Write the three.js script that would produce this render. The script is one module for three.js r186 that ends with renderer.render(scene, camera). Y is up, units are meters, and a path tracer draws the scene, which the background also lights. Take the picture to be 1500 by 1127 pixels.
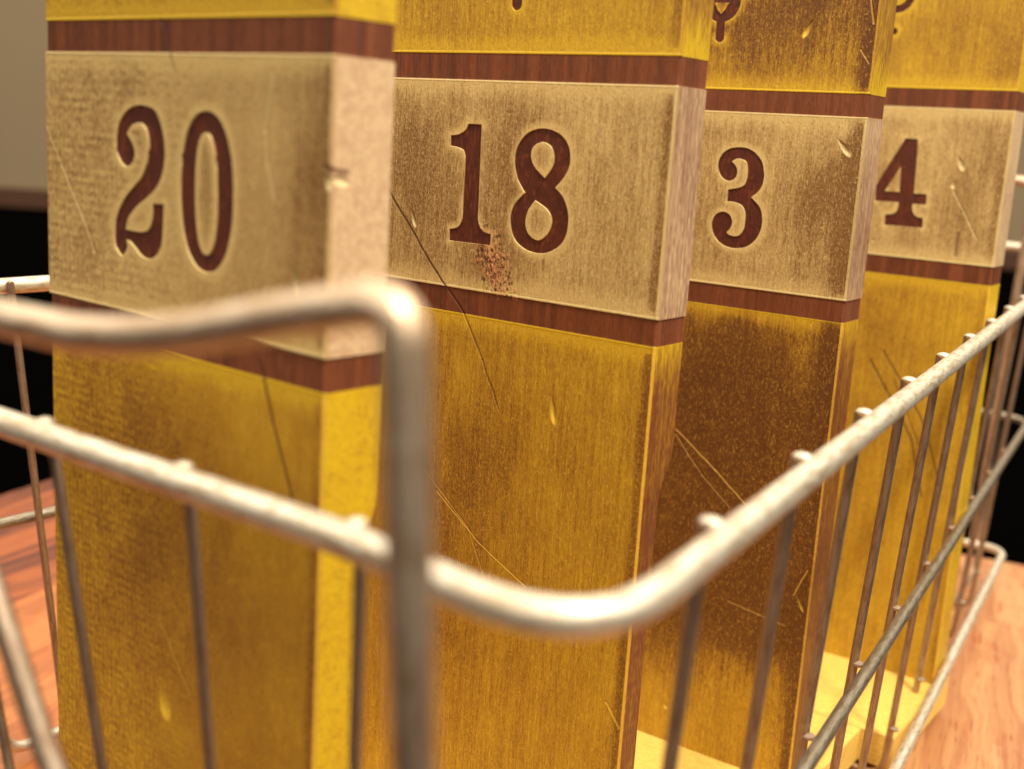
import * as THREE from 'three';
import { mergeGeometries, toCreasedNormals } from 'three/addons/utils/BufferGeometryUtils.js';
import { RectAreaLightUniformsLib } from 'three/addons/lights/RectAreaLightUniformsLib.js';

// ---------- camera, light, exposure ----------
const U = 0.06;                                   // one unit of the layout = 6 cm
const W = 1024, H = 769;
const scene = new THREE.Scene();
scene.background = new THREE.Color(0.05, 0.036, 0.026);
const camera = new THREE.PerspectiveCamera(35.45, W / H, 0.01, 50);
camera.position.set(2.2057 * U, 0.7457 * U, 3.2374 * U);
camera.rotation.set(-0.2043, 0.6299, 0.0627, 'YXZ');
camera.focus = 6.1 * U; camera.userData.fStop = 10.5;
scene.add(camera);
const renderer = new THREE.WebGLRenderer({ antialias: true });
renderer.setSize(W, H);
renderer.toneMapping = THREE.LinearToneMapping;
renderer.toneMappingExposure = 1.08;
renderer.shadowMap.enabled = true;
RectAreaLightUniformsLib.init();
const ceilingLight = new THREE.RectAreaLight(new THREE.Color(1, 0.91, 0.74), 2.1, 7, 6);
ceilingLight.position.set(0.2, 1.4, -0.4); ceilingLight.lookAt(0.2, 0, -0.401); scene.add(ceilingLight);
const keyLight = new THREE.PointLight(new THREE.Color(1, 0.92, 0.76), 6.5, 0, 2);
keyLight.position.set(0.6, 1.2, 0.2);
keyLight.castShadow = true; keyLight.shadow.mapSize.set(2048, 2048); keyLight.shadow.radius = 4;
scene.add(keyLight);

// ---------- helpers ----------
const mm = 0.001;
function rng(seed) { let s = seed >>> 0; return () => { s = (s + 0x6D2B79F5) >>> 0; let t = Math.imul(s ^ (s >>> 15), 1 | s); t = (t + Math.imul(t ^ (t >>> 7), 61 | t)) ^ t; return ((t ^ (t >>> 14)) >>> 0) / 4294967296; }; }
const TAB = new Float32Array(65536); { const r = rng(77); for (let i = 0; i < 65536; i++) TAB[i] = r(); }
function vn(x, y) {                                // value noise 0..1
  const ix = Math.floor(x), iy = Math.floor(y); let fx = x - ix, fy = y - iy;
  fx = fx * fx * (3 - 2 * fx); fy = fy * fy * (3 - 2 * fy);
  const a = (iy & 255) << 8, b = ((iy + 1) & 255) << 8, c = ix & 255, d = (ix + 1) & 255;
  return (TAB[a + c] * (1 - fx) + TAB[a + d] * fx) * (1 - fy) + (TAB[b + c] * (1 - fx) + TAB[b + d] * fx) * fy;
}
const fbm = (x, y) => 0.5 * vn(x, y) + 0.28 * vn(x * 2.1 + 17, y * 2.1 + 5) + 0.22 * vn(x * 4.3 + 3, y * 4.3 + 41);
const clamp = (x, a = 0, b = 1) => Math.min(b, Math.max(a, x));
const smooth = (a, b, x) => { const t = clamp((x - a) / (b - a)); return t * t * (3 - 2 * t); };
const rgb = (r, g, b) => [r, g, b];
const mix = (a, b, t) => [a[0] + (b[0] - a[0]) * t, a[1] + (b[1] - a[1]) * t, a[2] + (b[2] - a[2]) * t];
function tex(w, h, data, srgb, repeat) {
  const t = new THREE.DataTexture(data, w, h, THREE.RGBAFormat);
  if (srgb) t.colorSpace = THREE.SRGBColorSpace;
  t.magFilter = THREE.LinearFilter; t.minFilter = THREE.LinearMipmapLinearFilter; t.generateMipmaps = true;
  if (repeat) t.wrapS = t.wrapT = THREE.RepeatWrapping;
  t.needsUpdate = true; return t;
}
const NAMES = {};
function numbered(n) { const k = NAMES[n] = (NAMES[n] ?? -1) + 1; return k ? n + '_' + String(k).padStart(3, '0') : n; }
function part(name, geo, mat, parent, label) {
  const m = new THREE.Mesh(geo, mat); m.name = name; m.castShadow = m.receiveShadow = true;
  if (label) m.userData.label = label;
  parent.add(m); return m;
}
function thing(name, label, category, group) {
  const o = new THREE.Group(); o.name = numbered(name); scene.add(o);
  o.userData = { label, category }; if (group) o.userData.group = group; return o;
}

// ---------- the room behind: one wall with a dark dado ----------
const wallMat = new THREE.MeshStandardMaterial({ color: new THREE.Color(0.3, 0.22, 0.13), roughness: 0.9 });
const darkMat = new THREE.MeshPhysicalMaterial({ color: new THREE.Color(0.0022, 0.0018, 0.0016), roughness: 1, specularIntensity: 0.05 });
const railMat = new THREE.MeshStandardMaterial({ color: new THREE.Color(0.09, 0.035, 0.015), roughness: 0.6 });
{
  const wall = new THREE.Group(); wall.name = 'wall'; wall.userData.kind = 'structure'; scene.add(wall);
  const dir = new THREE.Vector3(-Math.sin(0.63), 0, -Math.cos(0.63));
  wall.position.set(2.2 * U, 0, 3.24 * U).addScaledVector(dir, 55 * U); wall.rotation.y = 0.63;
  const up = part('wall_face', new THREE.BoxGeometry(8, 2.4, 0.1), wallMat, wall); up.position.set(0, 1.2 - 0.205, -0.06);
  const lo = part('dado_panel', new THREE.BoxGeometry(8, 1.2, 0.11), darkMat, wall); lo.position.set(0, -0.205 - 0.6, -0.05);
  const cr = part('dado_rail', new THREE.BoxGeometry(8, 0.05, 0.13), railMat, wall); cr.position.set(0, -0.205, -0.05);
}

// ---------- the table: planks of warm wood ----------
const TABLE_Y = -3.25 * U;
const tableThing = thing('wooden_table', 'warm orange brown table of wooden planks under the wire basket', 'table');
{
  const res = 1024, N = 3, mats = [];
  for (let k = 0; k < N; k++) {
    const c = new Uint8Array(res * res * 4), bmp = new Uint8Array(res * res * 4);
    for (let j = 0; j < res; j++) for (let i = 0; i < res; i++) {
      const x = i / res, y = j / res;             // x across (130 mm), y along (700 mm)
      const warp = fbm(x * 3 + k * 31, y * 5) * 0.55;
      const ring = fbm(x * 16 + warp * 9 + k * 13, y * 2.2 + k), fine = vn(x * 230 + warp * 30, y * 22 + k * 7), pore = vn(x * 420 + warp * 40, y * 46 + k * 3);
      let t = smooth(0.34, 0.68, ring) * [0.4, 0.95, 0.55][k] + (fine - 0.5) * 0.35;
      const st = smooth(0.66, 0.8, fbm(x * 9 + 50 + k, y * 26)) * smooth(0.45, 0.7, pore);
      let col = mix([[190, 116, 60], [160, 82, 36], [194, 142, 94]][k], [[146, 68, 28], [84, 32, 12], [150, 88, 50]][k], clamp(t)); col = mix(col, k === 2 ? [150, 62, 28] : [150, 74, 34], (k === 2 ? 0.75 : 0.55) * st);
      if (pore > 0.83) col = mix(col, [120, 58, 24], 0.5);
      const o = (j * res + i) * 4; for (let q = 0; q < 3; q++) c[o + q] = clamp(col[q], 0, 255); c[o + 3] = 255;
      const h = 150 + (fine - 0.5) * 60 - (pore > 0.83 ? 60 : 0); bmp[o] = bmp[o + 1] = bmp[o + 2] = h; bmp[o + 3] = 255;
    }
    mats.push(new THREE.MeshStandardMaterial({ map: tex(res, res, c, true, true), bumpMap: tex(res, res, bmp, false, true), bumpScale: 0.0003, roughness: 0.42 }));
  }
  tableThing.position.set(-9.1 * U, TABLE_Y, -3.35 * U); tableThing.rotation.y = 0.245;
  const pw = 2.2, len = 11.2, t = 0.4;
  for (let i = 0; i < 5; i++) {
    const s = new THREE.Shape(), a = 0.02, w = pw * U - 0.0008, h = t * U, r = 0.0012;
    s.moveTo(r, 0); s.lineTo(w - r, 0); s.lineTo(w, -r); s.lineTo(w, -h); s.lineTo(0, -h); s.lineTo(0, -r);
    const g = new THREE.ExtrudeGeometry(s, { depth: len * U, bevelEnabled: false });
    const p = g.attributes.position, uv = g.attributes.uv;
    for (let k = 0; k < p.count; k++) uv.setXY(k, p.getX(k) / 0.13 + i * 0.37, p.getZ(k) / 0.7 + i * 0.21);
    g.translate(i * pw * U, 0, -3.8 * U);
    part('plank', g, mats[[1, 0, 1, 2, 2][i]], tableThing);
  }
}

// ---------- numbered boards ----------
const BW = 103.4, TY0 = -184, TY1 = 106, RES = 6.6, TWmm = BW + 22;
const TW = Math.round(TWmm * RES), TH = Math.round((TY1 - TY0) * RES);
// figures, outlined in millimetres from the lower right corner of the number panel; runs of three or more points are curves
const G = {
  two: [[-64.1,47.6,-58.4,46.7,-55.6,42.9,-54.5,38.7,-54.8,34.7,-56.8,30.6,-60.3,27.8,-65.4,24.8,-68.7,21.9,-69.7,19.2], [-69.7,19.2,-66.1,19.1,-62.5,19.3,-60.3,20.5,-59.3,23.2,-59.1,26], [-59.1,26,-54.7,26.2], [-54.7,26.2,-55.1,21.3,-55.5,17.6,-57.1,14.9,-60.3,13.4,-63.5,13.8,-66.1,15.4,-68.1,16.6,-69.4,16.8], [-69.4,16.8,-69.1,15.1,-70.8,13.2,-72.4,13.4,-74.1,15.1,-74.4,18,-73.7,21.5,-70.7,25.9,-66.7,29.2,-63.5,31.6,-61.6,34.7,-60.6,38.3,-61.2,41.6,-62.8,43.3,-65,43.6,-67.3,42.9,-69.2,41], [-69.2,41,-67,39.1,-66,37,-67,34.7,-69.4,33.7,-71.9,34.8,-73.4,37.3,-73.5,40.2,-71.8,44,-68.2,46.7,-64.1,47.6]],
  one: [[-67.7,47.8,-62.9,47.8], [-62.9,47.8,-62.4,21], [-62.4,21,-61.4,18.7,-59.5,17.4,-57.3,17.1], [-57.3,17.1,-57.4,13.9], [-57.4,13.9,-72.8,13.8], [-72.8,13.8,-72.9,17.1], [-72.9,17.1,-69.8,18,-68.3,20.6,-68.3,26.1], [-68.3,26.1,-68.3,38.5], [-68.3,38.5,-69.2,40.3,-71.4,41,-74.1,41.3], [-74.1,41.3,-74.1,44.2], [-74.1,44.2,-71.1,44.7,-68.8,46,-67.7,47.8]],
  eight: [[-46.1,29.8,-48.9,33.5,-50.3,38.1,-49.6,42.3,-46.5,46.1,-41.4,47.7,-35.9,46.7,-32.4,43.7,-31.4,39.2,-32.8,35.4,-35.8,32], [-35.8,32,-32.8,29.4,-30.8,25,-31,19.6,-33.5,15.9,-38.5,13.6,-44.4,14,-48.8,16.7,-50.6,21.7,-49.6,26,-46.1,29.8]],
  eightHoles: [[[-39.5,34.3,-37.2,37.4,-36.8,40.4,-38.1,43,-41.1,44.1,-44.1,42.6,-44.7,39.9,-43.1,37,-39.5,34.3]], [[-42.3,28,-38.1,25.9,-36.1,23,-37.1,19.4,-40.3,17,-43.8,18.4,-45.2,21.4,-44.6,24.9,-42.3,28]]],
  three: [[-45.2,42.5,-43.7,43.5,-42.1,43.6,-40.2,43,-39.3,41.4,-39,38.5,-39.4,35.6,-41.3,34,-45.6,33], [-45.6,33,-45.5,29], [-45.5,29,-42.7,28.9,-40,28,-38.4,25.7,-38.2,22.4,-38.5,19.8,-39.7,18,-41.5,17.3,-43.6,17.6,-44.7,18.4], [-44.7,18.4,-43.3,20.2,-43,22.5,-44.3,24.6,-46.9,25.3,-49.4,24,-50.6,20.9,-49.6,17.6,-47.5,15.1,-44.4,13.6,-40.7,13.3,-36.7,14.3,-33.8,16.9,-32.2,20.4,-32.1,24.4,-33.4,28,-36.9,31], [-36.9,31,-34,33.8,-33,37.1,-33.2,40,-34.3,43.2,-37,45.9,-39.9,47.2,-42.7,47.4,-45.9,46.9,-48.6,45.3,-50.1,42.6,-50.1,40,-48.5,37.1,-45.7,35.9,-43.4,37.1,-42.9,39.4,-43.7,41.2,-45.2,42.5]],
  four: [[-41.7,48.9,-36.5,48.9], [-36.5,48.9,-35.4,26.8], [-35.4,26.8,-30.2,26.9], [-30.2,26.9,-29.9,22.6], [-29.9,22.6,-35.4,22.5], [-35.4,22.5,-35.3,20.4,-34.1,18.1,-32.4,17.3,-30.5,17.2], [-30.5,17.2,-30.2,13.1], [-30.2,13.1,-46.1,12.9], [-46.1,12.9,-46.3,17.3], [-46.3,17.3,-43.8,17.6,-41.9,18.7,-41.3,20.7,-41.4,22.7], [-41.4,22.7,-51.4,22.5], [-51.4,22.5,-51.7,29], [-51.7,29,-41.7,48.9]],
  fourHoles: [[[-42.2,37.3,-41.5,26.9], [-41.5,26.9,-47.7,26.9], [-47.7,26.9,-42.2,37.3]]],
};
function outline(segs) {
  const out = [];
  for (const s of segs) {
    const v = []; for (let i = 0; i < s.length; i += 2) v.push(new THREE.Vector2(s[i], s[i + 1]));
    const pts = v.length > 2 ? new THREE.SplineCurve(v).getPoints(v.length * 5) : v;
    for (const p of pts) if (!out.length || out[out.length - 1].distanceTo(p) > 0.02) out.push(p.clone());
  }
  if (out[0].distanceTo(out[out.length - 1]) < 0.05) out.pop();
  return out;
}
function oval(cx, cy, rx, ry, e, lean = 0, n = 96) {
  const out = []; for (let i = 0; i < n; i++) { const a = i / n * Math.PI * 2, c = Math.cos(a), s = Math.sin(a); const y = Math.sign(s) * Math.abs(s) ** (2 / e) * ry; out.push(new THREE.Vector2(cx + Math.sign(c) * Math.abs(c) ** (2 / e) * rx + y * lean, cy + y)); }
  return out;
}
const glyph = (pts, holes = []) => ({ pts, holes });
const FIG = {
  20: [glyph(outline(G.two)), glyph(oval(-39.4, 30, 9.3, 17.1, 2.25, -0.01), [oval(-39.5, 29.6, 3.8, 13, 2.35, -0.02)])],
  18: [glyph(outline(G.one)), glyph(outline(G.eight), G.eightHoles.map(outline))],
  3: [glyph(outline(G.three))],
  4: [glyph(outline(G.four), G.fourHoles.map(outline))],
};
const bar = (x0, x1, y0, y1) => { const o = [], r = (x1 - x0) / 2; for (let i = 0; i <= 16; i++) { const a = Math.PI + i / 16 * Math.PI; o.push(new THREE.Vector2((x0 + x1) / 2 + r * Math.cos(a), y0 + r + r * Math.sin(a))); } o.push(new THREE.Vector2(x1, y1), new THREE.Vector2(x0, y1)); return o; };
const SIGN = {
  20: [],
  18: [glyph(bar(-54.7, -51.2, 79.1, 96))],
  3: [glyph((() => { const o = []; for (let i = 0; i <= 14; i++) { const a = Math.PI + i / 14 * Math.PI; o.push(new THREE.Vector2(-54.2 + 1.6 * Math.cos(a), 83.4 + 1.6 * Math.sin(a))); } o.push(new THREE.Vector2(-52.75, 88.5)); for (let i = 0; i <= 14; i++) { const a = -1.36 + i / 14 * 1.36; o.push(new THREE.Vector2(-54.3 + 6.6 * Math.cos(a), 95 + 6.6 * Math.sin(a))); } o.push(new THREE.Vector2(-47.7, 98), new THREE.Vector2(-60.9, 98)); for (let i = 0; i <= 14; i++) { const a = Math.PI + i / 14 * 1.36; o.push(new THREE.Vector2(-54.3 + 6.6 * Math.cos(a), 95 + 6.6 * Math.sin(a))); } o.push(new THREE.Vector2(-55.85, 88.5)); return o; })(), [[new THREE.Vector2(-57.2, 94.7), new THREE.Vector2(-51.8, 94.7), new THREE.Vector2(-53.2, 92.3), new THREE.Vector2(-54.5, 91), new THREE.Vector2(-55.9, 92.3)]])],
  4: [glyph((() => { const o = []; for (let i = 0; i <= 16; i++) { const a = -1.75 + i / 16 * 1.9; o.push(new THREE.Vector2(-52 + 7 * Math.cos(a), 105.9 + 7 * Math.sin(a))); } for (let i = 16; i >= 0; i--) { const a = -1.75 + i / 16 * 1.9; o.push(new THREE.Vector2(-52 + 4 * Math.cos(a), 105.9 + 4 * Math.sin(a))); } return o.filter((p) => p.y < 105.2); })()), glyph(oval(-51.9, 91.6, 1.4, 1.4, 2, 0, 24))],
};
const C = {                                        // base colours, sRGB
  yellow: [206, 163, 36], pale: [208, 177, 114], worn: [132, 84, 26], wornPale: [142, 106, 60], band: [126, 68, 38], bandDark: [88, 42, 20], figure: [98, 40, 22], fresh: [224, 190, 84], freshPale: [230, 208, 150],
};
const boards = [
  { n: 20, x: -0.6135, z: 0.4282, ry: -0.0495, dy: -0.0242, sc: 0.9814, T: 16.1, weave: 1, notch: -31, notchDepth: 5, label: 'yellow wooden board numbered 20, frontmost in the basket behind the handle',
    blobs: [[-5, 26, 9, 30, 1.0], [-85, 42, 18, 14, 0.3], [-57, -30, 26, 24, 1.0], [-58, -62, 24, 26, 1.1], [-90, -25, 16, 28, 0.45], [-30, -95, 34, 30, 0.35], [-20, -62, 20, 34, 0.3], [-78, -105, 22, 34, 0.4], [-20, 10, 10, 18, 0.25], [-40, 30, 5, 14, 0.4]],
    scratchesAndShade: [[[-103.2, 41.3, -97.2, 32.5, -89.8, 23.3, -82.6, 12.5], 0.35, 1], [[-18.1, 55.6, -19.9, 44.2, -19, 37.4, -16.9, 30.7], 0.4, 1], [[-20.6, -3.8, -15.8, -16.2, -8.6, -32.5], 0.55, -1], [[-56.3, 66, -53, 60, -50.8, 55], 0.35, -0.7], [[-57.3, -72, -44, -88], 0.3, 0.6], [[-1.4, 37.8, 0.7, 37], 0.9, -0.7], [[1.4, 37, 5, 36.7], 0.8, -0.55]],  // closing entries: shade above the corner chip, painted as dark lines
    gouges: [[-54.4, -93.3, 2.9, 5.8, 0.25, 0.5], [-9.4, 14.6, 0.9, 3.5, 0.1, 0.9], [-0.5, 35.3, 1.5, 2.2, 0.2, 1], [3.2, 35.4, 3.2, 1.3, -0.2, 1]], side: 'bright', edge: 0.6 },
  { n: 18, x: -0.3775, z: -1.3606, ry: -0.0082, dy: -0.0129, sc: 1.0017, T: 15.2, notch: -37, notchDepth: 6, label: 'yellow wooden board numbered 18, second from the front in the basket',
    blobs: [[-87, 36, 14, 16, 0.7], [-53, 34, 9, 24, 0.7], [-80, 20, 14, 16, 0.45], [-57, 8, 7, 9, 1], [-17, 30, 10, 16, 0.25], [-60, -52, 20, 26, 0.8], [-75, -80, 24, 40, 0.6], [-30, -50, 26, 30, 0.25], [-85, -20, 18, 22, 0.4], [-30, -120, 34, 40, 0.25], [-7, 90, 6, 14, 0.5], [-60, 90, 30, 10, 0.25], [-70, -115, 24, 34, 0.4]],
    scratchesAndShade: [[[-97.8, 26.4, -77, 3.6, -65.6, -7.2], 0.55, -0.9], [[-65.6, -7.2, -58, -20, -50.8, -33.6], 0.45, -0.35], [[-72.7, -63.7, -55, -76, -36.7, -84.8], 0.35, 1], [[-78, -58, -60, -72, -50, -90], 0.3, 0.6], [[-6, -111, -1.2, -117], 0.5, 1]],
    gouges: [[-87.2, 19, 1.1, 3.2, 0.35, 1], [-31.4, -29.9, 1.5, 5, 0.18, 1]], side: 'worn', edge: 1 },
  { n: 3, x: -0.2102, z: -3.1215, ry: 0.0294, dy: -0.035, sc: 0.9845, T: 15.6, notch: -300, notchDepth: 5, label: 'darkly worn yellow wooden board numbered 3, between boards 18 and 4',
    blobs: [[-13, 34, 12, 17, 0.85], [-4, 25, 4, 28, 1.1], [-50, 20, 8, 16, 0.5], [-62, 40, 8, 20, 0.3], [-34, -36, 30, 28, 1.15], [-55, -52, 22, 30, 0.9], [-26, -82, 26, 34, 1], [-62, -100, 30, 34, 1], [-22, -112, 26, 22, 0.75], [-4, -30, 4, 40, 0.8], [-3, -95, 5, 60, 1], [-40, 88, 34, 14, 0.55], [-20, 96, 20, 14, 0.5], [-3, 82, 3, 40, 0.9], [-40, -118, 40, 14, 0.5]],
    scratchesAndShade: [[[-57, -54, -40, -66, -22.2, -79.9], 0.5, 1], [[-57.1, -56, -45, -69, -32.9, -78.6], 0.35, 0.7], [[-2, -94, -6, -104], 0.45, 1], [[-30, -113, -8, -116], 0.5, 0.6], [[-3.5, 96, -1.5, 88], 0.5, 1], [[-4.5, 80, -1.5, 76], 0.4, 0.8]],
    gouges: [[-22.8, 86.6, 1.3, 4, -0.5, 1], [-6.4, 49.3, 1.5, 4, 0.75, 1], [-51, -161, 1.2, 1.6, 0.6, 1], [-3.8, -106, 0.7, 4, 0.5, 0.9]], side: 'worn', edge: 1 },
  { n: 4, x: -0.0052, z: -5.1882, ry: 0.0283, dy: 0.0721, sc: 1.0271, T: 15.6, notch: -300, notchDepth: 5, label: 'cleanest yellow wooden board numbered 4, rearmost in the basket',
    blobs: [[-10, 38, 12, 24, 0.6], [-14, 14, 10, 14, 0.35], [-8, 84, 8, 18, 0.5], [-30, 92, 20, 10, 0.2], [-44, -30, 14, 40, 0.3], [-20, -70, 12, 30, 0.2], [-44, -110, 20, 40, 0.3]],
    scratchesAndShade: [[[-19.6, 29, -8.2, 10.8], 0.4, 0.9], [[-45, -45, -24, -75, -16, -100], 0.7, -0.6], [[-40, -40, -18, -70, -10, -92], 0.6, -0.6], [[-34, -52, -20, -78], 0.5, -0.5], [[-15.6, 12, -15.4, 3], 0.9, -0.5]],
    gouges: [[-18.1, 40.1, 1.7, 3.6, 0.45, 1], [-20, 31.6, 1.3, 2, 0, 0.8], [-50, 6, 0.6, 0.8, 0, 1]], side: 'clean', edge: 0.5 },
];
function segDist(px, py, ax, ay, bx, by) { const dx = bx - ax, dy = by - ay, t = clamp(((px - ax) * dx + (py - ay) * dy) / (dx * dx + dy * dy)); return [Math.hypot(px - ax - dx * t, py - ay - dy * t), t]; }
function boardTextures(b, k) {
  const yP = 60 * b.sc, yB = -7.3 * b.sc, yT = 67.3 * b.sc;
  const col = new Float32Array(TW * TH * 3), hgt = new Float32Array(TW * TH), halo = new Float32Array(TW * TH);
  const px = (x) => Math.round((x + BW + 1) * RES), py = (y) => Math.round((y - TY0) * RES);
  for (const g of [...FIG[b.n], ...SIGN[b.n]]) for (const p of [g.pts, ...g.holes].flat()) {   // paint kept unworn beside the cut figures
    const R = 2.8, X = px(p.x), Y = py(p.y), r = Math.ceil(R * RES);
    for (let j = Math.max(0, Y - r); j <= Math.min(TH - 1, Y + r); j++) for (let i = Math.max(0, X - r); i <= Math.min(TW - 1, X + r); i++) {
      const d = Math.hypot(i - X, j - Y) / RES, v = clamp(1 - d / R), o = j * TW + i; if (v > halo[o]) halo[o] = v;
    }
  }
  const s = k * 53.7;
  for (let j = 0; j < TH; j++) for (let i = 0; i < TW; i++) {
    const x = i / RES - BW - 1, y = j / RES + TY0, o = j * TW + i, onSide = x > 0.9;
    const panel = y > 0 && y < yP, band = (y >= yB && y <= 0) || (y >= yP && y <= yT);
    const streak = vn(x * 4.2 + s, y * 0.55 + s), streak2 = 0.6 * vn(x * 2.6 + s, y * 0.09 + 9) + 0.4 * vn(x * 1.1 + s, y * 0.05 + 70), dash = vn(x * 5.5 + 90 + s, y * 1.3), grit = vn(x * 3.1 + s, y * 3.1), grit2 = TAB[(i * 7 + j * 613 + k * 977) & 65535];
    const big = fbm(x * 0.035 + s, y * 0.03 + s), mid = fbm(x * 0.16 + s, y * 0.09 + 7);
    let h = 0, c;
    if (band) {
      const v = clamp(0.15 + 0.75 * streak2 * streak2 + (streak - 0.5) * 0.5 + (vn(x * 0.5 + s, 3 + s) - 0.5) * 0.8);
      c = mix(C.band, C.bandDark, v); if (dash > 0.84) c = mix(c, [150, 84, 56], 0.35); h = (streak - 0.5) * 0.1;
    } else if (!onSide) {
      let w = (panel ? 0.3 : y < 0 ? (b.n === 4 ? 0.22 : 0.32) : b.n === 3 ? 0.5 : 0.3) + (big - 0.5) * 0.4 + (mid - 0.5) * 0.25;
      for (const [bx, by, rx, ry, a] of b.blobs) { const q = ((x - bx) / rx) ** 2 + ((y - by) / ry) ** 2; if (q < 4) w += a * (b.weave ? 0.4 : y < 0 && b.n === 18 ? 0.5 : y < 0 && b.n === 3 ? 0.95 : 0.62) * Math.exp(-q * 1.1) * (0.7 + 0.6 * mid); }
      const dEdge = panel ? Math.min(y, yP - y) : y < 0 ? yB - y : y - yT;
      w -= 0.5 * (1 - smooth(0, 7, dEdge)); w -= (0.4 + 0.35 * mid) * smooth(0.0, 1, halo[o]);
      const e = -x; w += b.edge * 0.75 * smooth(4.5, 1.6, e) * smooth(0.5, 1.3, e) * (0.45 + 0.8 * vn(3 + s, y * 0.06)) * (dEdge > 2 ? 1 : 0.2);
      if (b.weave) { const left = smooth(-30, -75, x); const cloth = Math.sin(y * 2.9 + 1.5 * vn(x * 0.06, y * 0.06)) * (vn(x * 0.45 + s, y * 0.3) - 0.25); w += left * (0.5 * (vn(x * 1.0, y * 1.2 + s) - 0.5) + 0.2 * cloth + 0.12 * Math.sin(x * 3.4) * vn(x * 0.3, y * 0.4)) + 0.22 * (streak - 0.5) + smooth(-22, -4, x) * 0.5 * (streak2 - 0.45) * (panel ? 1 : 0.4); }
      else w += (panel ? 0.42 : 0.36) * (streak - 0.5) + 0.45 * (streak2 - 0.5);
      if (w > 0.5) w = 0.5 + (b.n === 3 ? 0.5 : panel ? 0.44 : 0.33) * (1 - Math.exp((0.5 - w) / 0.4)); const gs = panel ? 0.8 : b.weave ? 0.34 : 0.45; w += gs * ((grit - 0.5) * (0.2 + 0.4 * clamp(w)) + (grit2 - 0.5) * 0.3 + (vn(x * 6.5 + s, y * 2.2) - 0.5) * (0.2 + 0.5 * clamp(w)));
      if (b.n === 3 && y < 0) { const cu = fbm(x * 0.09 + 3, y * 0.06 + 11), ri = Math.sin(cu * 46 + (vn(x * 0.7, y * 0.5) - 0.5) * 2.4); w += 0.07 * ri * smooth(-20, -34, y) * smooth(-150, -110, y) * (0.4 + vn(x * 2, y * 0.8)); }
      w = clamp(w, 0, 1);
      c = panel ? mix(C.pale, C.wornPale, Math.min(1, w * 1.15)) : mix(C.yellow, C.worn, w);
      if (panel && w > 0.6) c = mix(c, [110, 68, 28], (w - 0.6) * 1.5);
      if (!panel && w > 0.6) c = mix(c, [84, 44, 16], (w - 0.6) * 1.9);
      if (dash > (b.weave ? 0.88 : 0.78)) c = mix(c, panel ? C.freshPale : C.fresh, 0.42);
      if (dash < 0.14) c = mix(c, C.worn, 0.35);
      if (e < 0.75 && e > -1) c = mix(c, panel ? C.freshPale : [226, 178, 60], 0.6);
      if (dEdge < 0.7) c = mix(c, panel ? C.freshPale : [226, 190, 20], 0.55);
      if (halo[o] > 0.76) c = mix(c, panel ? C.freshPale : C.fresh, 0.5 * grit);
      h = (streak - 0.5) * 0.09 + (dash - 0.5) * 0.08 + (grit - 0.5) * 0.05 - w * 0.06 + (dEdge < 0.6 ? 0.12 : 0) + (e < 0.8 && b.edge > 0.8 ? 0.12 : 0);
      if (b.weave && x < -30) h += 0.02 * Math.sin(y * 2.9) * smooth(-30, -70, x) * vn(x * 0.45 + s, y * 0.3);
    } else {                                       // the narrow right-hand side
      const z = x - 1; let w;
      if (b.side === 'bright') w = (panel ? 0.1 : 0) + 0.3 * (mid - 0.5) + (panel ? 0.5 : 0.3) * (vn(x * 0.95 + 5, y * 0.9) - 0.5) + (grit - 0.5) * 0.45 + (grit2 - 0.5) * 0.25;
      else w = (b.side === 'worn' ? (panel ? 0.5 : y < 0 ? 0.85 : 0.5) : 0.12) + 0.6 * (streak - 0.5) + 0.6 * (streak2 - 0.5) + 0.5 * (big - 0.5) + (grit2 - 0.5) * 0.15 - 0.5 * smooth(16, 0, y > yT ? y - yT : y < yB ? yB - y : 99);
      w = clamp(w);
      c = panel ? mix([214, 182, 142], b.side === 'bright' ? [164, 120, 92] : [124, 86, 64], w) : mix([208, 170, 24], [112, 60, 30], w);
      h = (streak - 0.5) * 0.12 + (grit - 0.5) * (b.side === 'bright' ? 0.14 : 0.04);
      if (z < 0.5) c = mix(c, panel ? [176, 130, 80] : [150, 84, 22], 0.6);
    }
    const n = 1 + (grit2 - 0.5) * 0.1;
    col[o * 3] = c[0] * n; col[o * 3 + 1] = c[1] * n; col[o * 3 + 2] = c[2] * n; hgt[o] = h;
  }
  const put = (o, c, t) => { for (let q = 0; q < 3; q++) col[o * 3 + q] += (c[q] - col[o * 3 + q]) * t; };
  for (const [pts, w, v] of b.scratchesAndShade) for (let q = 0; q + 3 < pts.length; q += 2) {
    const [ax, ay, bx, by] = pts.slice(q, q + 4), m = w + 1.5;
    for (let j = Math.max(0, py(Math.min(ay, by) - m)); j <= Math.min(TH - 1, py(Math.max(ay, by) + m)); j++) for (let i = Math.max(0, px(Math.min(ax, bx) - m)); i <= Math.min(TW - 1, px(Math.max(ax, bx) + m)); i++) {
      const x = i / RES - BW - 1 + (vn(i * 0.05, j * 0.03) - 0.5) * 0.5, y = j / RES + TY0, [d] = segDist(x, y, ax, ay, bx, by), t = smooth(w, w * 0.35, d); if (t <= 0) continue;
      const o = j * TW + i, panel = y > 0 && y < yP; hgt[o] -= 0.3 * t; put(o, v > 0 ? (panel ? C.freshPale : [232, 186, 70]) : [58, 28, 12], t * Math.abs(v) * 0.65);
    }
  }
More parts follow.
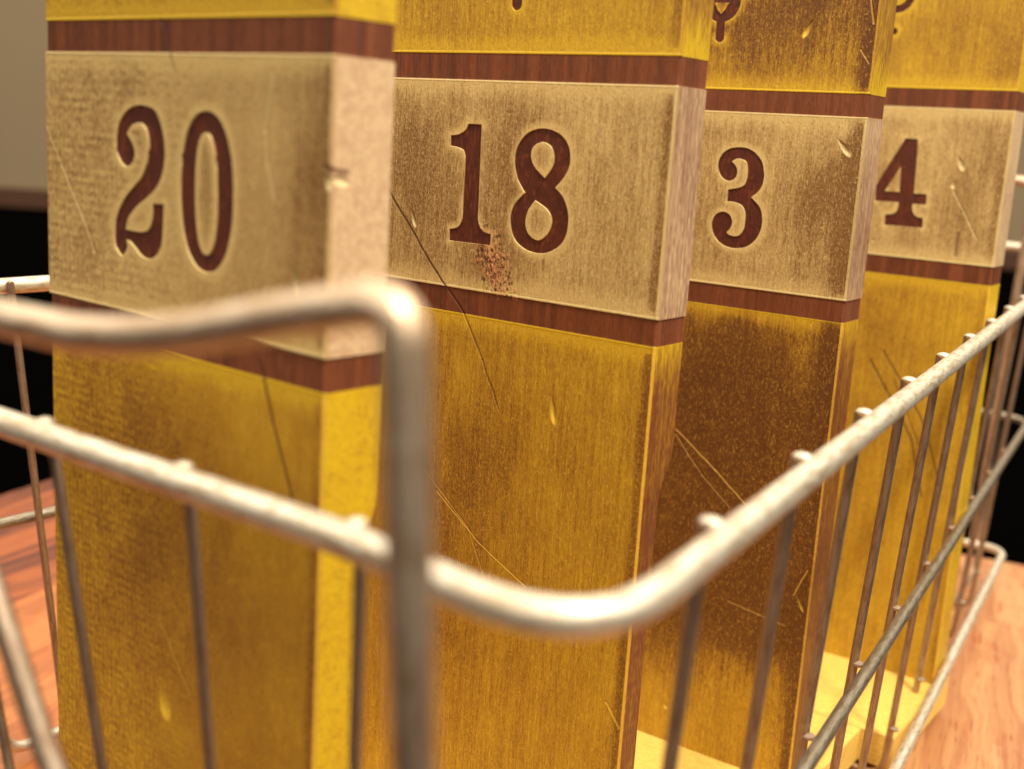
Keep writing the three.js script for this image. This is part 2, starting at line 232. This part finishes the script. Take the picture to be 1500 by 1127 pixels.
  for (const [gx, gy, rx, ry, rot, v] of b.gouges) {
    const m = Math.max(rx, ry) * 1.4, cr = Math.cos(rot), sr = Math.sin(rot);
    for (let j = Math.max(0, py(gy - m)); j <= Math.min(TH - 1, py(gy + m)); j++) for (let i = Math.max(0, px(gx - m)); i <= Math.min(TW - 1, px(gx + m)); i++) {
      const dx = i / RES - BW - 1 - gx, dy = j / RES + TY0 - gy; let a = (dx * cr + dy * sr), l = (-dx * sr + dy * cr) / ry; a /= rx * (0.75 - 0.35 * clamp(l, -1, 1));
      const q = Math.hypot(a, l); if (q > 1.15) continue; const o = j * TW + i, panel = j / RES + TY0 > 0 && j / RES + TY0 < yP;
      hgt[o] -= 0.95 * v * smooth(1, 0.25, q); put(o, panel ? C.freshPale : [240, 200, 60], smooth(1.05, 0.8, q) * (0.25 + 0.55 * smooth(0.6, -0.8, l)));  // fresh wood, with the lit lower rim painted in as lighter colour
    }
  }
  if (b.n === 18) { const r = rng(9); for (let q = 0; q < 420; q++) { const u = r() + r() - 1, v = r() + r() - 1, x = -56 + u * 7 + v * -5, y = 9 + v * 11, i = px(x), j = py(y), rr = 1 + r() * 2, light = r() < 0.6; for (let jj = -3; jj <= 3; jj++) for (let ii = -2; ii <= 2; ii++) if (Math.hypot(ii, jj * 0.6) < rr && j + jj > 0) { const o = (j + jj) * TW + i + ii; put(o, light ? [214, 150, 104] : [84, 40, 18], 0.6); hgt[o] += light ? 0.08 : -0.1; } } }
  const c8 = new Uint8Array(TW * TH * 4), h8 = new Uint8Array(TW * TH * 4);
  for (let o = 0; o < TW * TH; o++) {
    for (let q = 0; q < 3; q++) c8[o * 4 + q] = clamp(col[o * 3 + q], 0, 255); c8[o * 4 + 3] = 255;
    h8[o * 4] = h8[o * 4 + 1] = h8[o * 4 + 2] = clamp((hgt[o] + 1.3) / 1.6 * 255, 0, 255); h8[o * 4 + 3] = 255;
  }
  return new THREE.MeshStandardMaterial({ map: tex(TW, TH, c8, true), bumpMap: tex(TW, TH, h8, false), bumpScale: 0.0011, roughness: 0.5 });
}
function boardUV(g) {
  g = g.index ? g.toNonIndexed() : g; g.computeVertexNormals();
  const p = g.attributes.position, n = g.attributes.normal, uv = new Float32Array(p.count * 2);
  for (let i = 0; i < p.count; i++) {
    const right = n.getX(i) > 0.8;
    uv[i * 2] = (right ? BW + 2 + clamp(-p.getZ(i), 0, 19) : clamp(p.getX(i) + BW + 1, 0.3, BW + 1.4)) / TWmm;
    uv[i * 2 + 1] = (p.getY(i) - TY0) / (TY1 - TY0);
  }
  g.setAttribute('uv', new THREE.BufferAttribute(uv, 2)); g.scale(mm, mm, mm); return g;
}
// a column of rectangular sections: [y, thickness] pairs, front face at z = front, grown by g all round
function column(sections, front, ch, grow = 0, caps = true) {
  const rings = sections.map(([y, T]) => { const a = -BW - grow, b = grow, f = front, k = -T - grow; return [[a + ch, f], [b - ch, f], [b, f - ch], [b, k + 0.5], [b - 0.5, k], [a + 0.5, k], [a, k + 0.5], [a, f - ch]].map(([x, z]) => [x, y, z]); });
  const pos = [], tri = (...v) => v.forEach((q) => pos.push(...q));
  for (let r = 0; r + 1 < rings.length; r++) for (let i = 0; i < 8; i++) { const j = (i + 1) % 8, A = rings[r], B = rings[r + 1]; tri(A[i], A[j], B[j]); tri(A[i], B[j], B[i]); }
  if (caps) for (const [R, top] of [[rings[0], 0], [rings[rings.length - 1], 1]]) for (let i = 1; i < 7; i++) top ? tri(R[0], R[i], R[i + 1]) : tri(R[0], R[i + 1], R[i]);
  const g = new THREE.BufferGeometry(); g.setAttribute('position', new THREE.Float32BufferAttribute(pos, 3)); g.setAttribute('uv', new THREE.Float32BufferAttribute(new Float32Array(pos.length / 3 * 2), 2)); g.computeVertexNormals(); return g;
}
const EXT = { depth: 0.3, bevelEnabled: true, bevelThickness: 0.14, bevelSize: 0.14, bevelOffset: -0.14, bevelSegments: 2, steps: 1, curveSegments: 8 };
function facePlate(y0, y1, glyphs, front, grow) {   // the front face with the figures cut right through it
  const s = new THREE.Shape([[-BW - grow, y0], [grow, y0], [grow, y1], [-BW - grow, y1]].map(([x, y]) => new THREE.Vector2(x, y)));
  const list = [s];
  for (const g of glyphs) { s.holes.push(new THREE.Path(g.pts)); for (const h of g.holes) list.push(new THREE.Shape(h)); }
  return list.map((q) => { const e = new THREE.ExtrudeGeometry(q, EXT); e.translate(0, 0, front - 0.44); return e; });
}
function strip(g) { const q = g.index ? g.toNonIndexed() : g; for (const k of Object.keys(q.attributes)) if (!['position', 'normal', 'uv'].includes(k)) q.deleteAttribute(k); q.clearGroups(); return q; }
function tile(fn, res, size) { const c = new Uint8Array(res * res * 4); for (let j = 0; j < res; j++) for (let i = 0; i < res; i++) { const v = fn(i / res * size, j / res * size, i, j), o = (j * res + i) * 4; for (let q = 0; q < 3; q++) c[o + q] = clamp(v[q], 0, 255); c[o + 3] = 255; } return tex(res, res, c, true, true); }
const figureMat = new THREE.MeshStandardMaterial({ map: tile((x, y) => { const v = vn(x * 3, y * 0.7) * 0.6 + fbm(x * 0.4, y * 0.3) * 0.6; let c = mix(C.figure, [66, 26, 16], clamp(v * 1.5 - 0.45)); if (vn(x * 4, y * 3) > 0.88) c = mix(c, [164, 98, 58], 0.4); if (vn(x * 1.3 + 9, y * 0.4) > 0.8) c = mix(c, [132, 68, 36], 0.45); return c; }, 512, 80), roughness: 0.5 });
const footMat = new THREE.MeshStandardMaterial({ map: tile((x, y, i, j) => { const v = (vn(x * 0.5, y * 3) - 0.5) * 0.4 + (vn(x * 3, y * 3) - 0.5) * 0.5 + 0.15; return mix([238, 204, 104], [186, 138, 56], clamp(v)); }, 512, 80), roughness: 0.5 });
boards.forEach((b, k) => {
  const t = thing('numbered_board', b.label, 'number board', 'yellow boards with numbers standing in the basket');
  t.position.set(b.x * U, b.dy * U, b.z * U); t.rotation.y = b.ry;
  const mat = boardTextures(b, k), yP = 60 * b.sc, yB = -7.3 * b.sc, yT = 67.3 * b.sc, bottom = (-2.95 - b.dy) * 60, top = 104.5;
  const low = [[bottom, b.T]];
  if (b.notch > bottom) { low[0][1] = b.T - b.notchDepth; low.push([b.notch - 16, b.T - b.notchDepth]); for (let i = 0; i <= 6; i++) { const a = i / 6; low.push([b.notch - 15 + 15 * a, b.T - b.notchDepth * (1 - a * a * (3 - 2 * a))]); } }
  low.push([yB - 0.05, b.T]);
  part('lower_panel', boardUV(column(low, 0, 0.6)), mat, t);
  part('lower_band', boardUV(column([[yB, b.T], [-0.05, b.T]], -0.1, 0.5, -0.1)), mat, t);
  part('number_panel', boardUV(mergeGeometries([strip(column([[0, b.T], [yP, b.T]], -0.3, 0.02, 0.2)), ...facePlate(0, yP, FIG[b.n], 0.2, 0.2).map(strip)])), mat, t);
  part('upper_band', boardUV(column([[yP + 0.05, b.T], [yT, b.T]], -0.1, 0.5, -0.1)), mat, t);
  part('upper_panel', boardUV(mergeGeometries([strip(column([[yT + 0.05, b.T], [top, b.T]], -0.48, 0.02)), ...facePlate(yT + 0.05, top, SIGN[b.n], 0.02, 0).map(strip)])), mat, t);
  const figs = (list, name, front, labels) => list.forEach((g, q) => {
    const s = new THREE.Shape(g.pts); for (const h of g.holes) s.holes.push(new THREE.Path(h));
    const e = new THREE.ExtrudeGeometry(s, { depth: 0.1, bevelEnabled: false }); e.translate(0, 0, front);
    const uv = e.attributes.uv, p = e.attributes.position; for (let i = 0; i < p.count; i++) uv.setXY(i, p.getX(i) / 80 + k * 0.3, p.getY(i) / 80);
    e.scale(mm, mm, mm); part(name, e, figureMat, t, labels?.[q]);
  });
  figs(FIG[b.n], 'numeral', -0.295, String(b.n).split('').map((d) => 'dark brown recessed numeral ' + d));
  figs(SIGN[b.n], 'symbol', -0.475);
  // the foot the board stands on
  const z0 = [0.5, 1, 1, 1][k] * 60, z1 = [-0.75, -0.72, -1.04, -0.255][k] * 60, fh = 14.2, fs = new THREE.Shape(), r = 0.7;
  fs.moveTo(z1 + r, 0); fs.lineTo(z0 - r, 0); fs.lineTo(z0, -r); fs.lineTo(z0, -fh); fs.lineTo(z1, -fh); fs.lineTo(z1, -r);
  const f = new THREE.ExtrudeGeometry(fs, { depth: BW + 14, bevelEnabled: true, bevelThickness: 0.5, bevelSize: 0.5, bevelOffset: -0.5, bevelSegments: 1 });
  const fuv = f.attributes.uv, fp = f.attributes.position; for (let i = 0; i < fp.count; i++) fuv.setXY(i, fp.getZ(i) / 80, (fp.getX(i) + fp.getY(i)) / 80 + k * 0.2);
  f.rotateY(-Math.PI / 2); f.translate([2, 3, 4.5, 2][k], bottom - 0.06, 0); f.scale(mm, mm, mm);
  part('foot', f, footMat, t);
});

// ---------- the wire basket ----------
const tarnish = tile((x, y) => { const v = fbm(x * 0.5, y * 0.22), f = vn(x * 2.2, y * 1.1), sc = vn(x * 5, y * 0.5); let c = [250, 246, 238]; c = mix(c, [206, 184, 158], clamp(smooth(0.42, 0.75, v) * 0.7 + (f - 0.5) * 0.2)); if (f > 0.9) c = mix(c, [150, 116, 88], 0.5); if (sc > 0.9) c = mix(c, [255, 252, 246], 0.5); return c; }, 512, 128);
const wireBump = tile((x, y) => { const h = 128 + (vn(x * 3, y * 1.2) - 0.5) * 80 + (vn(x * 1.1, y * 0.4) - 0.5) * 60; return [h, h, h]; }, 512, 128); wireBump.colorSpace = THREE.NoColorSpace;
const wireMat = new THREE.MeshStandardMaterial({ color: new THREE.Color(0.86, 0.81, 0.72), metalness: 0.8, roughness: 0.48, map: tarnish, bumpMap: wireBump, bumpScale: 0.00004 });
const thinMat = new THREE.MeshStandardMaterial({ color: new THREE.Color(0.5, 0.4, 0.33), metalness: 1, roughness: 0.5, map: tarnish, bumpMap: wireBump, bumpScale: 0.0002 });
const handleMat = new THREE.MeshStandardMaterial({ color: new THREE.Color(0.86, 0.71, 0.58), metalness: 1, roughness: 0.46, map: tarnish, bumpMap: wireBump, bumpScale: 0.0002 });
const dullMat = new THREE.MeshStandardMaterial({ color: new THREE.Color(0.44, 0.4, 0.34), metalness: 1, roughness: 0.46, map: tarnish, bumpMap: wireBump, bumpScale: 0.0002 });
const basket = thing('wire_basket', 'silver wire basket with raised handles, holding the four numbered boards on the table', 'basket');
let numWires = 0;
const V = (x, y, z) => new THREE.Vector3(x * U, y * U, z * U);
// a wire through points with rounded corners of radius r at every inner point
function wire(name, pts, rad, mat, r = 0.3, closed = false, radial = 12) {
  const path = new THREE.CurvePath(), P = pts.map((p) => V(...p)), n = P.length, ends = [];
  const at = (i) => P[(i + n) % n];
  const cut = (i) => { const a = at(i - 1), b = at(i), c = at(i + 1), rr = Math.min((Array.isArray(pts[i]) && pts[i][3] !== undefined ? pts[i][3] : r) * U, a.distanceTo(b) * 0.49, b.distanceTo(c) * 0.49); return [b.clone().lerp(a, rr / a.distanceTo(b)), b, b.clone().lerp(c, rr / b.distanceTo(c))]; };
  const dots = [];
  const first = closed ? 0 : 1, last = closed ? n - 1 : n - 2;
  if (!closed) dots.push(P[0]);
  for (let i = first; i <= last; i++) { const [a, b, c] = cut(i), q = new THREE.QuadraticBezierCurve3(a, b, c); dots.push(...q.getPoints(7)); }
  if (!closed) dots.push(P[n - 1]); else dots.push(dots[0].clone());
  for (let i = 0; i + 1 < dots.length; i++) if (dots[i].distanceTo(dots[i + 1]) > 1e-6) path.add(new THREE.LineCurve3(dots[i], dots[i + 1]));
  // frames carried along the polyline, rings mitred at each dot
  const D = dots.filter((p, i) => !i || p.distanceTo(dots[i - 1]) > 1e-6), pos = [], idx = [], nor = [], uvs = [];
  let u = null, run = numWires++ * 0.137;
  for (let i = 0; i < D.length; i++) {
    const t = closed && (i === 0 || i === D.length - 1) ? D[1].clone().sub(D[D.length - 2]).normalize() : D[Math.min(i + 1, D.length - 1)].clone().sub(D[Math.max(i - 1, 0)]).normalize();
    if (!u) { u = new THREE.Vector3(0.13, 0.9, 0.41); }
    if (i) run += D[i].distanceTo(D[i - 1]); u.addScaledVector(t, -u.dot(t)).normalize(); const v = new THREE.Vector3().crossVectors(t, u);
    for (let k = 0; k <= radial; k++) { const a = k / radial * Math.PI * 2, nx = u.clone().multiplyScalar(Math.cos(a)).addScaledVector(v, Math.sin(a)); nor.push(nx.x, nx.y, nx.z); uvs.push(k / radial * 0.25, run / 0.128); nx.multiplyScalar(rad * U).add(D[i]); pos.push(nx.x, nx.y, nx.z); }
  }
  const w = radial + 1;
  for (let i = 0; i + 1 < D.length; i++) for (let k = 0; k < radial; k++) { const a = i * w + k, b = a + w; idx.push(a, a + 1, b, b, a + 1, b + 1); }
  if (!closed) for (const [e, s] of [[0, -1], [D.length - 1, 1]]) {          // rounded ends
    const t = D[e ? e : 1].clone().sub(D[e ? e - 1 : 0]).normalize().multiplyScalar(s * rad * U * 0.5), c = D[e].clone().add(t), ci = pos.length / 3; pos.push(c.x, c.y, c.z); uvs.push(0, run / 0.128); t.normalize(); nor.push(t.x, t.y, t.z);
    for (let k = 0; k < radial; k++) { const a = e * w + k; s > 0 ? idx.push(a, a + 1, ci) : idx.push(a + 1, a, ci); }
  }
  const g = new THREE.BufferGeometry(); g.setAttribute('position', new THREE.Float32BufferAttribute(pos, 3)); g.setAttribute('normal', new THREE.Float32BufferAttribute(nor, 3)); g.setAttribute('uv', new THREE.Float32BufferAttribute(uvs, 2)); g.setIndex(idx);
  return part(name, g, mat, basket);
}
const RY = -0.285, MY = -1.7, LY = -2.84, FY = -3.2, BACK = -8.5, LEFT = -4.22;
const rx = (z) => 0.805 + 0.134 * z, FRONT = 1.12;
wire('rim', [[0.2, RY, FRONT, 0.25], [0.985, RY, FRONT + 0.12, 0.4], [rx(-7.4), RY, -7.4], [rx(-9.4), -0.04, -9.4, 0.3], [LEFT, -0.04, -9.4, 0.3], [LEFT, RY, -7.4], [LEFT, RY, FRONT, 0.4]], 0.047, wireMat, 0.5, true, 20);
wire('middle_rail', [[rx(FRONT) - 0.05, MY, FRONT - 0.04], [rx(-9.4) - 0.05, MY, -9.2], [LEFT + 0.02, MY, -9.2], [LEFT + 0.02, MY, FRONT - 0.04]], 0.034, dullMat, 0.35, true, 14);
wire('lower_rail', [[LEFT + 0.02, LY + 0.4, -0.1], [LEFT + 0.06, FY + 0.04, -0.5, 0.12], [LEFT + 0.06, FY + 0.04, BACK, 0.3], [rx(BACK) - 0.06, LY, BACK, 0.3], [rx(FRONT) - 0.06, LY, FRONT - 0.06, 0.35], [LEFT + 0.06, LY, FRONT - 0.06]], 0.036, wireMat, 0.3, false, 14);
// cross wires: up the right side, under the boards and up the left side
for (let i = -1; i <= 9; i++) {
  const z = 0.36 - 0.885 * i; if (z > 0.9) continue;
  const x = rx(z) - 0.06, zl = z - 0.04;
  wire('wire', [[x, RY + 0.026, z], [x - 0.16, FY, z - 0.02, 0.14], [LEFT + 0.16, FY, zl - 0.26, 0.14], [LEFT + 0.06, RY + 0.03, zl]], 0.023, thinMat, 0.12, false, 10);
}
// long wires: down the front, under the boards and up the back
for (let i = 0; i <= 6; i++) {
  const x = 0.165 - 0.695 * i, lean = -0.14 * (Math.max(x, -1.6) - 0.05);
  wire('wire', [[x, RY + 0.026, FRONT - 0.06], [x + lean * 2.9, FY + 0.04, FRONT - 0.16, 0.14], [x - 0.8, FY + 0.04, BACK + 0.1, 0.14], [x - 0.8, 0.0, -9.34]], 0.018, thinMat, 0.12, false, 10);
}
// weld beads where the wires meet the rails
const beadGeo = new THREE.SphereGeometry(1, 14, 10);
function bead(x, y, z, r, dx, dz, mat = wireMat) { const m = part('weld_bead', beadGeo, mat, basket); m.position.set(x * U, y * U, z * U); m.scale.set((r + dx) * U, r * 0.8 * U, (r + dz) * U); }
for (let i = 0; i <= 9; i++) { const z = 0.36 - 0.885 * i, x = rx(z) - 0.06, f = (RY - MY) / (RY - FY), q = (RY - LY) / (RY - FY); bead(x + 0.016, RY + 0.028, z, 0.024, 0.014, 0.003); bead(x - 0.16 * f + 0.02, MY, z - 0.01, 0.022, 0.012, 0.004, thinMat); bead(x - 0.16 * q + 0.02, LY, z - 0.01, 0.022, 0.012, 0.004, thinMat); }
for (let i = 0; i <= 3; i++) bead(0.165 - 0.695 * i, RY + 0.028, FRONT - 0.04, 0.024, 0.003, 0.014);
// handles: raised loops of thick wire, the grip dipped in the middle
wire('handle', [[0.96, -3.15, 1.32], [0.955, -0.36, 1.75, 0.3], [0.892, 0.468, 1.75, 0.085], [0.66, 0.416, 1.75], [0.386, 0.342, 1.75], [0.2, 0.302, 1.75], [0.0, 0.274, 1.75], [-0.33, 0.268, 1.75], [-1.6, 0.268, 1.75], [-2.6, 0.3, 1.75], [-3.3, 0.47, 1.75, 0.1], [-3.4, -0.36, 1.75], [-3.4, -3.15, 1.32]], 0.042, handleMat, 0.3, false, 20);
wire('handle', [[-0.72, -2.9, BACK - 0.1], [-0.62, 0.62, BACK - 0.08, 0.16], [-3.2, 0.62, BACK - 0.08, 0.16], [-3.2, -2.9, BACK - 0.1]], 0.046, handleMat, 0.16, false, 14);
wire('brace', [[-1.95, RY - 0.03, FRONT + 0.06], [-1.2, -0.1, 1.6, 0.3], [-0.86, -0.2, 1.6, 0.3], [-0.6, -0.6, 1.6, 0.3], [-0.46, -0.84, 1.6, 0.3], [-0.3, -1.06, 1.6, 0.2], [-0.1, LY, FRONT]], 0.034, thinMat, 0.3, false, 14);

renderer.render(scene, camera);
